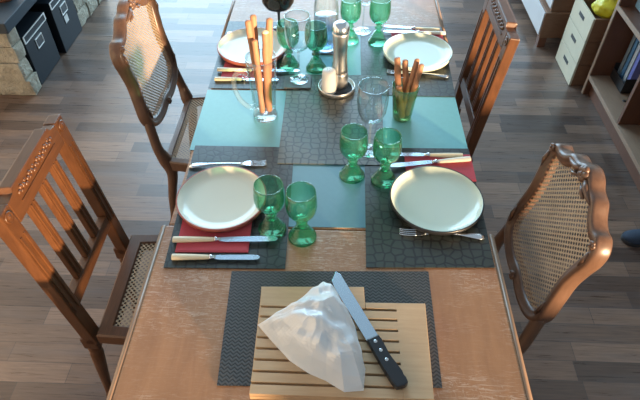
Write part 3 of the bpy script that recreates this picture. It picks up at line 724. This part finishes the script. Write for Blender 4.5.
def cane_chair(loc, rz, label, sy=1.0, K=0.17):
    c = thing('cane_back_chair', loc, rz, label, 'chair', 'carved wooden dining chairs around the table')
    wd = M['walnut']
    bx = lambda z: -0.195-(z-0.46)*K
    fn = Vector((1, 0, K)).normalized()
    P = lambda y, z, d=0: Vector((bx(z), y*sy, z))+fn*d
    half = [(0.0, 0.572), (0.05, 0.566), (0.10, 0.570), (0.145, 0.585), (0.176, 0.612), (0.190, 0.655), (0.184, 0.72), (0.178, 0.785), (0.186, 0.845), (0.194, 0.885), (0.190, 0.925), (0.166, 0.950), (0.138, 0.950), (0.112, 0.962), (0.085, 0.985), (0.050, 0.990), (0.028, 1.004), (0.0, 1.010)]
    full = half+[(-y, z) for y, z in half[-2:0:-1]]
    L = catmull([(y, z, 0) for y, z in full], 4, True); n = len(L)
    # inward normals in the plane
    def nrm(i):
        t = (L[(i+1) % n]-L[(i-1) % n]); t = Vector((t.x, t.y)).normalized(); return Vector((-t.y, t.x))
    N = [nrm(i) for i in range(n)]
    cx = Vector((0, 0.79))
    N = [q if q.dot(cx-Vector((L[i].x, L[i].y))) > 0 else -q for i, q in enumerate(N)]
    def fr(i):
        q = N[i]; A_ = Vector((P(q.x, q.y)-P(0, 0))); return (P(L[i].x, L[i].y), A_, fn)
    wdt = 0.034
    sec = [(0, -0.034), (0.002, -0.038), (wdt, -0.032), (wdt+0.001, -0.010), (wdt-0.006, -0.003), (wdt-0.012, -0.004), (wdt-0.016, 0.002), (0.010, 0.003), (0.004, 0.001), (0.001, -0.006)]
    mb = MB(); mb.sweep(L, sec, fr); frm = mb.build('back_frame', wd, c)
    # carved flowers and leaf scrolls
    def flower(y, z, s=1.0):
        cv_ = MB()
        for k in range(5):
            a = k*1.257+0.3; cv_.ball(P(y+0.009*s*math.cos(a), z+0.009*s*math.sin(a), 0.004), 0.010*s, (0.8, 1, 1), 10)
        cv_.ball(P(y, z, 0.009), 0.006*s, (1, 1, 1), 8); cv_.build('carving', wd, c)
    def scroll(pts, rad): MB().tube([P(*p) for p in pts], rad, 8).build('carving', wd, c)
    flower(0, 0.992, 1.15)
    for s in (-1, 1):
        scroll([(s*0.022, 0.990, 0.003), (s*0.040, 0.980, 0.006), (s*0.062, 0.974, 0.005), (s*0.082, 0.970, 0.002)], [0.006, 0.008, 0.006, 0.003])
        scroll([(s*0.020, 0.972, 0.003), (s*0.034, 0.962, 0.004), (s*0.052, 0.958, 0.003)], [0.004, 0.006, 0.003])
        flower(s*0.172, 0.930, 0.62)
        scroll([(s*0.178, 0.91, 0.002), (s*0.180, 0.885, 0.004), (s*0.175, 0.86, 0.002)], [0.004, 0.006, 0.002])
        scroll([(s*0.165, 0.64, 0.002), (s*0.172, 0.67, 0.004), (s*0.170, 0.70, 0.002)], [0.003, 0.006, 0.002])
    flower(0, 0.584, 0.8)
    # cane panel
    mb = MB(); inn = [Vector((L[i].x, L[i].y))+N[i]*(wdt-0.004) for i in range(n)]
    vs = [mb.bm.verts.new(P(q.x, q.y, -0.012)) for q in inn]; ctr = mb.bm.verts.new(P(0, 0.78, -0.012))
    for i in range(n): mb.bm.faces.new((vs[i], vs[(i+1) % n], ctr))
    mb._fin(0, False); mb.build('cane_back', M['cane_back'], c)
    for s in (-1, 1):
        p = catmull([P(s*0.168, 0.635, -0.018), P(s*0.178, 0.575, -0.018), P(s*0.186, 0.51, -0.016), P(s*0.180, 0.455, -0.010), Vector((-0.19, s*0.178*sy, 0.38)), Vector((-0.215, s*0.180*sy, 0.24)), Vector((-0.235, s*0.184*sy, 0.10)), Vector((-0.285, s*0.19*sy, 0.0))], 5)
        m_ = len(p); MB().tube(p, [0.0185+0.009*math.exp(-((i/m_-0.45)/0.12)**2)-0.006*max(0, i/m_-0.6)/0.4 for i in range(m_)], 12).build('rear_leg', wd, c)
    seat_common(c, 0.195*sy, 0.235, 0.205, 0.235*sy, wd, wd, curvy=True)
    return c
slat_chair((-0.485, 1.018, 0), 0.01, 'orange-brown slat-back chair at the near left, upper back lit by sun')
slat_chair((0.325, 1.865, 0), PI, 'orange-brown slat-back chair at the far right of the table', 0.193)
cane_chair((-0.448, 1.815, 0), 0.0, 'cane-back chair with curved carved frame at the far left', 1.16, 0.13)
cane_chair((0.335, 0.990, 0), PI, 'cane-back chair with carved crest at the near right')

# ------------------------------------------------------------------ left background: stone bench with storage boxes
def make_stone():
    t = NT('rough_limestone'); f = t.noise(t.coord(), 14, 6, 0.65); g2 = t.noise(t.coord(), 60, 3)
    t.p(Base_Color=t.mix(f, (0.16, 0.145, 0.105), (0.60, 0.56, 0.45)), Roughness=0.9); t.bump(t.math('ADD', f, g2), 0.9, 0.012); return t.m
M['stone'] = make_stone(); M['slab'] = simple('dark_slate_slab', (0.028, 0.040, 0.052), 0.5, 0, 0.2, 12, 0, 0.25)
M['boxblack'] = simple('black_card', (0.010, 0.014, 0.020), 0.45, 0, 0.1, 20, 0, 0.3); M['label'] = simple('label_card', (0.62, 0.62, 0.60), 0.6)
sb = thing('stone_bench', (-2.03, 3.2, 0), 0, 'low rough stone bench with a dark slate slab top', 'bench')
def pier(x0, x1, y0, y1, h, name='pier'):
    mb = MB(); z = 0.0; cs = [0.105, 0.115, 0.10, 0.11]; tot = sum(cs)
    for ci, ch in enumerate(cs):
        ch = ch*h/tot; x = x1
        y = y0; first = True
        # courses of blocks through the pier
        nx = 2 if ci % 2 else 3; ny = max(1, round((y1-y0)/(0.22 if ci % 2 else 0.17)))
        for i in range(nx):
            for j in range(ny):
                bx0 = x0+(x1-x0)*i/nx; bx1 = x0+(x1-x0)*(i+1)/nx; by0 = y0+(y1-y0)*j/ny; by1 = y0+(y1-y0)*(j+1)/ny
                jx = random.uniform(-0.012, 0.014) if i == nx-1 else 0; jy = random.uniform(-0.015, 0.012) if j == 0 else 0
                t = bmesh.new(); bmesh.ops.create_cube(t, size=1); bmesh.ops.subdivide_edges(t, edges=t.edges[:], cuts=4, use_grid_fill=True)
                for v in t.verts:
                    q = v.co*2; r_ = 1-0.05*(max(abs(q.x), abs(q.y), abs(q.z)) > 0.99)*(sorted((abs(q.x), abs(q.y), abs(q.z)))[1]**4)
                    w = Vector((bx0+(bx1+jx-bx0)*(v.co.x*r_+0.5), by0+jy+(by1-by0-jy)*(v.co.y*r_+0.5), z+ch*(v.co.z*r_+0.5)))
                    dn = mnoise.noise_vector(w*13)*0.010
                    v.co = w+Vector((dn.x, dn.y, dn.z*0.4)); v.co.z = max(0.0, min(h, v.co.z))
                    v.co -= Vector((-2.03, 3.2, 0))
                mb._merge(t, False)
        z += ch
    return mb.build(name, M['stone'], sb)
pier(-2.36, -1.755, 2.635, 2.70, 0.43) if False else None
pier(-2.37, -1.755, 2.64, 2.735, 0.43); pier(-2.37, -1.745, 3.44, 3.95, 0.43)
MB().box((-2.35+2.03, 0.05, 0.215), (0.05, 0.9, 0.43)).build('back_panel', M['boxblack'], sb)
MB().box((-2.045+2.03, 3.275-3.2, 0.4605), (0.66, 1.39, 0.058), 0.004).build('slab', M['slab'], sb)
def sbox(y0, y1, x1, h, label, tagcol):
    d = 0.40; w = y1-y0
    b = thing('storage_box', (x1-d/2, (y0+y1)/2, 0.001), 0, label, 'storage box', 'black storage boxes under the slab')
    MB().box((0, 0, h/2), (d, w, h), 0.004).build('body', M['boxblack'], b)
    mb = MB(); mb.box((d/2+0.001, 0, h-0.004), (0.006, w-0.006, 0.006), 0.001); mb.box((d/2+0.0015, 0, h-0.045), (0.004, w-0.02, 0.005), 0.001); 
    for s in (-1, 1): mb.box((d/2+0.0015, s*(w/2-0.009), h-0.024), (0.004, 0.012, 0.04), 0.001)
    mb.build('metal_trim', M['steel'], b)
    mb = MB(); zc = h-0.105
    for s in (-1, 1): mb.box((d/2+0.002, s*0.042, zc), (0.005, 0.006, 0.062), 0.001); mb.box((d/2+0.002, 0, zc+s*0.028), (0.005, 0.085, 0.006), 0.001)
    mb.build('label_holder', M['steel'], b)
    MB().box((d/2+0.0015, 0, zc), (0.002, 0.075, 0.05)).build('label_slot', M['black_plastic'], b)
    if tagcol: MB().box((d/2+0.0025, -0.01, zc-0.065), (0.002, 0.05, 0.045)).build('paper_label', M['label'], b)
    return b
sbox(2.745, 3.055, -1.760, 0.315, 'black storage box under the slate slab, next to the near stone pier', False)
sbox(3.115, 3.425, -1.745, 0.335, 'black storage box with a white paper label, beside the far stone pier', True)
pp = thing('potted_plant', (-1.83, 2.86, 0.4915), 0, 'small green potted plant on the slate slab, top left corner', 'plant')
MB().lathe([(0, 0), (0.05, 0), (0.065, 0.07), (0.06, 0.07), (0.055, 0.06), (0, 0.06)], seg=20).build('pot', simple('clay_pot', (0.25, 0.10, 0.05), 0.8), pp)
mb = MB()
for i in range(26):
    a = i*2.4; r = 0.03+0.10*(i/26); e = Vector((math.cos(a), math.sin(a), 0))
    mb.tube([e*0.01+Vector((0, 0, 0.06)), e*r*0.6+Vector((0, 0, 0.10-r*0.1)), e*r*1.1+Vector((0, 0, 0.10-r*0.55))], [0.004, 0.013, 0.002], 6, flat=0.35)
mb.build('foliage', simple('leaf_green', (0.12, 0.28, 0.06), 0.5, 0, 0.3, 40), pp)

# ------------------------------------------------------------------ right background
M['shelfwood'] = wood('shelf_wood', (0.095, 0.038, 0.020), (0.17, 0.075, 0.042), (25, 25, 3), 0.45)
M['shelfedge'] = wood('pale_shelf_edge', (0.24, 0.16, 0.11), (0.36, 0.25, 0.175), (25, 3, 25), 0.4)
M['cream'] = simple('cream_paint', (0.52, 0.50, 0.39), 0.5, 0, 0.06, 20)
M['crateside'] = wood('crate_side_wood', (0.15, 0.075, 0.042), (0.26, 0.145, 0.085), (5, 25, 25), 0.5)
# bookcase along the right wall, open towards the table
BX0, BX1, BY0, BY1, BH = 1.475, 1.90, 1.80, 2.80, 1.0
bc = thing('bookcase', (1.69, 2.1, 0), 0, 'brown wooden bookcase with pale front edges along the right side', 'bookcase')
def bpart(name, x0, x1, y0, y1, z0, z1, mat=None, edge=True):
    o = MB().box(((x0+x1)/2-1.69, (y0+y1)/2-2.1, (z0+z1)/2), (x1-x0, y1-y0, z1-z0), 0.0015).build(name, mat or M['shelfwood'], bc)
    return o
def bedge(y0, y1, z0, z1, par):
    return MB().box((BX0-0.0035-1.69, (y0+y1)/2-2.1, (z0+z1)/2), (0.006, y1-y0, z1-z0), 0.001).build('front_edge', M['shelfedge'], par)
for y in (BY1-0.011, 2.330, BY0+0.011):
    p = bpart('side_panel' if y != 2.330 else 'divider', BX0, BX1, y-0.011, y+0.011, 0.0 if y != 2.330 else 0.131, BH)
    if y != 2.330: bedge(y-0.011, y+0.011, 0, BH, p)
b0 = bpart('bottom_shelf', BX0, BX1, BY0+0.022, BY1-0.022, 0.108, 0.130, M['shelfedge']); bedge(BY0+0.022, BY1-0.022, 0.106, 0.130, b0)
b1 = bpart('shelf', BX0, BX1, BY0+0.022, 2.319, 0.530, 0.552); b2 = bpart('shelf', BX0, BX1, 2.341, BY1-0.022, 0.530, 0.552)
bedge(BY0+0.022, 2.319, 0.529, 0.553, b1); bedge(2.341, BY1-0.022, 0.529, 0.553, b2)
bpart('top_panel', BX0, BX1, BY0, BY1, BH, BH+0.022); bpart('back_panel', BX1, BX1+0.008, BY0, BY1, 0.108, BH); bpart('plinth', BX0+0.03, BX0+0.045, BY0+0.022, BY1-0.022, 0, 0.107)
mb = MB(); mb.lathe([(0, 0), (0.011, 0), (0.011, 0.001), (0, 0.001)], (1.58-1.69, 2.53-2.1, 0.1302), 14); mb.build('peg_hole', M['black_plastic'], bc)
# tray of books inside
ty = 2.475
tray = MB(); tray.box((0, 0, 0.003), (0.25, 0.17, 0.005), 0.001)
for s in (-1, 1): tray.box((0, s*0.0835, 0.045), (0.25, 0.004, 0.088), 0.001)
tray.box((0.123, 0, 0.045), (0.004, 0.17, 0.088), 0.001); tray.box((-0.123, 0, 0.03), (0.004, 0.17, 0.058), 0.001)
tray = tray.build('magazine_tray', M['black_plastic'], None, (1.705, 2.685, 0.1305)); tag(tray, 'black tray holding the upright books on the bottom shelf', 'tray')
cols = [((0.22, 0.30, 0.36), 'grey-blue book, the one nearest the end panel of the bookcase'), ((0.10, 0.26, 0.50), 'mid blue book second from the end panel in the black tray'), ((0.45, 0.55, 0.64), 'pale grey-blue book third in the black tray'), ((0.16, 0.20, 0.55), 'deep blue book nearest the divider in the black tray')]
def book(x, y, z, w, th, h, col, label, group):
    b = thing('book', (x, y, z), 0, label, 'book', group)
    m1 = simple('book_cover', col, 0.35, 0, 0.35, 18)
    mb = MB(); mb.box((0, -th/2+0.0015, h/2), (w, 0.003, h), 0.0008); mb.box((0, th/2-0.0015, h/2), (w, 0.003, h), 0.0008); mb.box((-w/2+0.0015, 0, h/2), (0.003, th, h), 0.0008); mb.build('cover', m1, b)
    MB().box((0.002, 0, h/2), (w-0.008, th-0.0065, h-0.008)).build('pages', M['label'], b)
    return b
for i, (c_, lb) in enumerate(cols): book(1.705, 2.745-i*0.040, 0.1375, 0.20, 0.034, 0.35+0.02*(i % 2), c_, lb, 'books in the black tray')
bb = thing('game_box', (1.70, 2.62, 0.5525), 0, 'light blue box on the upper shelf of the bookcase', 'box')
MB().box((0, 0, 0.03), (0.30, 0.30, 0.06), 0.003).build('body', simple('light_blue_box', (0.25, 0.48, 0.66), 0.4, 0, 0.1, 10), bb); MB().box((0, 0, 0.068), (0.306, 0.306, 0.016), 0.002).build('lid', simple('pale_blue_lid', (0.36, 0.58, 0.74), 0.35, 0, 0.1, 10), bb)

# three stacked crates with cream fronts
def crate(z, label, open_top=False):
    h = 0.142; x0, x1, y0, y1 = 1.412, 1.80, 2.862, 3.172
    c = thing('stacking_crate', ((x0+x1)/2, (y0+y1)/2, z), 0, label, 'crate', 'wooden crates with cream fronts'); w = x1-x0; d = y1-y0
    mb = MB()
    for s in (-1, 1): mb.box((0.006, s*(d/2-0.006), h/2), (w-0.012, 0.012, h-0.002), 0.001)
    mb.box((w/2-0.006, 0, h/2), (0.012, d-0.025, h-0.002), 0.001); mb.box((0, 0, 0.006), (w-0.03, d-0.026, 0.010))
    mb.build('body', M['crateside'], c)
    fr_ = MB().box((-w/2+0.006, 0, h/2), (0.012, d, h-0.002), 0.0015).build('front', M['cream'], c)
    MB().box((-w/2-0.0005, 0, h*0.58), (0.003, 0.085, 0.022), 0.001).build('hand_slot', M['black_plastic'], fr_)
    return c
crate(0.001, 'bottom crate of the stack of three with cream fronts'); crate(0.1445, 'middle crate of the stack of three with cream fronts'); crate(0.288, 'open top crate of the cream-fronted stack, holding the yellow bag')
yb = MB(); t = bmesh.new(); bmesh.ops.create_icosphere(t, subdivisions=4, radius=1)
for v in t.verts:
    n = v.co.normalized(); k = 1+0.16*mnoise.noise(n*2.3)+0.10*(1-abs(mnoise.noise(n*5)*2))
    v.co = Vector((n.x*0.085*k, n.y*0.075*k, 0.062+n.z*0.055*k))
    if n.z > 0.75: v.co.z += (n.z-0.75)*0.42; v.co.x *= 0.8-(n.z-0.75)*1.6; v.co.y *= 0.8-(n.z-0.75)*1.6
yb._merge(t, True)
ybo = yb.build('plastic_bag', simple('yellow_plastic', (0.52, 0.48, 0.02), 0.35, 0, 0.15, 20), None, (1.515, 2.945, 0.3995)); tag(ybo, 'knotted yellow plastic bag in the top crate', 'bag')
kb = MB().box((0, 0, 0.045), (0.15, 0.24, 0.09), 0.01).build('folded_cloth', simple('black_cloth', (0.012, 0.014, 0.016), 0.9), None, (1.69, 3.02, 0.302)); tag(kb, 'black folded cloth inside the top cream-fronted crate', 'cloth')

# sideboard beyond
M['pale_front'] = simple('pale_grey_front', (0.46, 0.46, 0.47), 0.35, 0, 0.06, 12)
sd = thing('sideboard', (1.55, 3.75, 0), 0, 'wooden sideboard with pale front and brown side at the top right', 'sideboard')
MB().box((0.0, 0.0, 0.155), (0.46, 0.90, 0.17), 0.003).build('lower_body', M['crateside'], sd)
MB().box((0.015, 0.008, 0.47), (0.43, 0.88, 0.455), 0.003).build('upper_body', M['crateside'], sd)
MB().box((-0.2345, 0, 0.160), (0.008, 0.88, 0.15), 0.002).build('drawer_front', M['pale_front'], sd)
MB().box((-0.2045, 0, 0.47), (0.008, 0.86, 0.42), 0.002).build('door', M['pale_front'], sd)
for x in (-0.20, 0.20):
    for y in (-0.42, 0.42): MB().box((x, y, 0.035), (0.05, 0.05, 0.07), 0.003).build('foot', M['shelfwood'], sd)

# blue shoe at the right edge
sh = thing('shoe', (1.445, 1.640, 0), math.radians(176), 'dark blue shoe on the floor at the right edge', 'shoe')
sp_ = [(-0.13, 0.0), (-0.12, 0.028), (-0.06, 0.032), (0.02, 0.034), (0.08, 0.043), (0.115, 0.036), (0.132, 0.012), (0.132, -0.012), (0.115, -0.034), (0.08, -0.040), (0.02, -0.032), (-0.06, -0.032), (-0.12, -0.028)]
MB().prism([(p.x, p.y) for p in catmull([(x, y, 0) for x, y in sp_], 3, True)], 0.001, 0.018, 0.003).build('sole', M['black_plastic'], sh)
mb = MB(); secs = [(-0.125, 0.022, 0.070), (-0.10, 0.029, 0.078), (-0.05, 0.031, 0.080), (0.0, 0.033, 0.075), (0.05, 0.038, 0.058), (0.09, 0.038, 0.045), (0.118, 0.028, 0.036), (0.131, 0.010, 0.026)]
rg = []
for x, w, h in secs:
    rg.append([mb.bm.verts.new((x, w*math.cos(PI*k/10), 0.017+(h-0.017)*math.sin(PI*k/10)**0.7)) for k in range(11)])
for i in range(len(rg)-1):
    for k in range(10): mb.bm.faces.new((rg[i][k], rg[i][k+1], rg[i+1][k+1], rg[i+1][k]))
mb.bm.faces.new(rg[0]); mb.bm.faces.new(rg[-1][::-1])
mb._fin(0, True); mb.build('upper', simple('navy_canvas', (0.012, 0.024, 0.048), 0.8, 0, 0.2, 60), sh)

MB().tube(catmull([(-0.105, 0.0, 0.079), (-0.085, 0.021, 0.081), (-0.045, 0.023, 0.081), (-0.01, 0.018, 0.077), (0.005, 0.0, 0.075), (-0.01, -0.018, 0.077), (-0.045, -0.023, 0.081), (-0.085, -0.021, 0.081)], 4, True), 0.0045, 8, closed=True).build('collar', M['black_plastic'], sh)
MB().prism([(p.x, p.y) for p in catmull([(-0.103, 0, 0), (-0.085, 0.019, 0), (-0.045, 0.021, 0), (-0.01, 0.016, 0), (0.003, 0, 0), (-0.01, -0.016, 0), (-0.045, -0.021, 0), (-0.085, -0.019, 0)], 4, True)], 0.0765, 0.0805).build('insole', M['black_plastic'], sh)
for i in range(4): MB().tube([(0.018+i*0.014, -0.014, 0.0745-i*0.0052), (0.018+i*0.014, 0, 0.0775-i*0.0052), (0.018+i*0.014, 0.014, 0.0745-i*0.0052)], 0.0022, 6).build('lace', M['black_plastic'], sh)
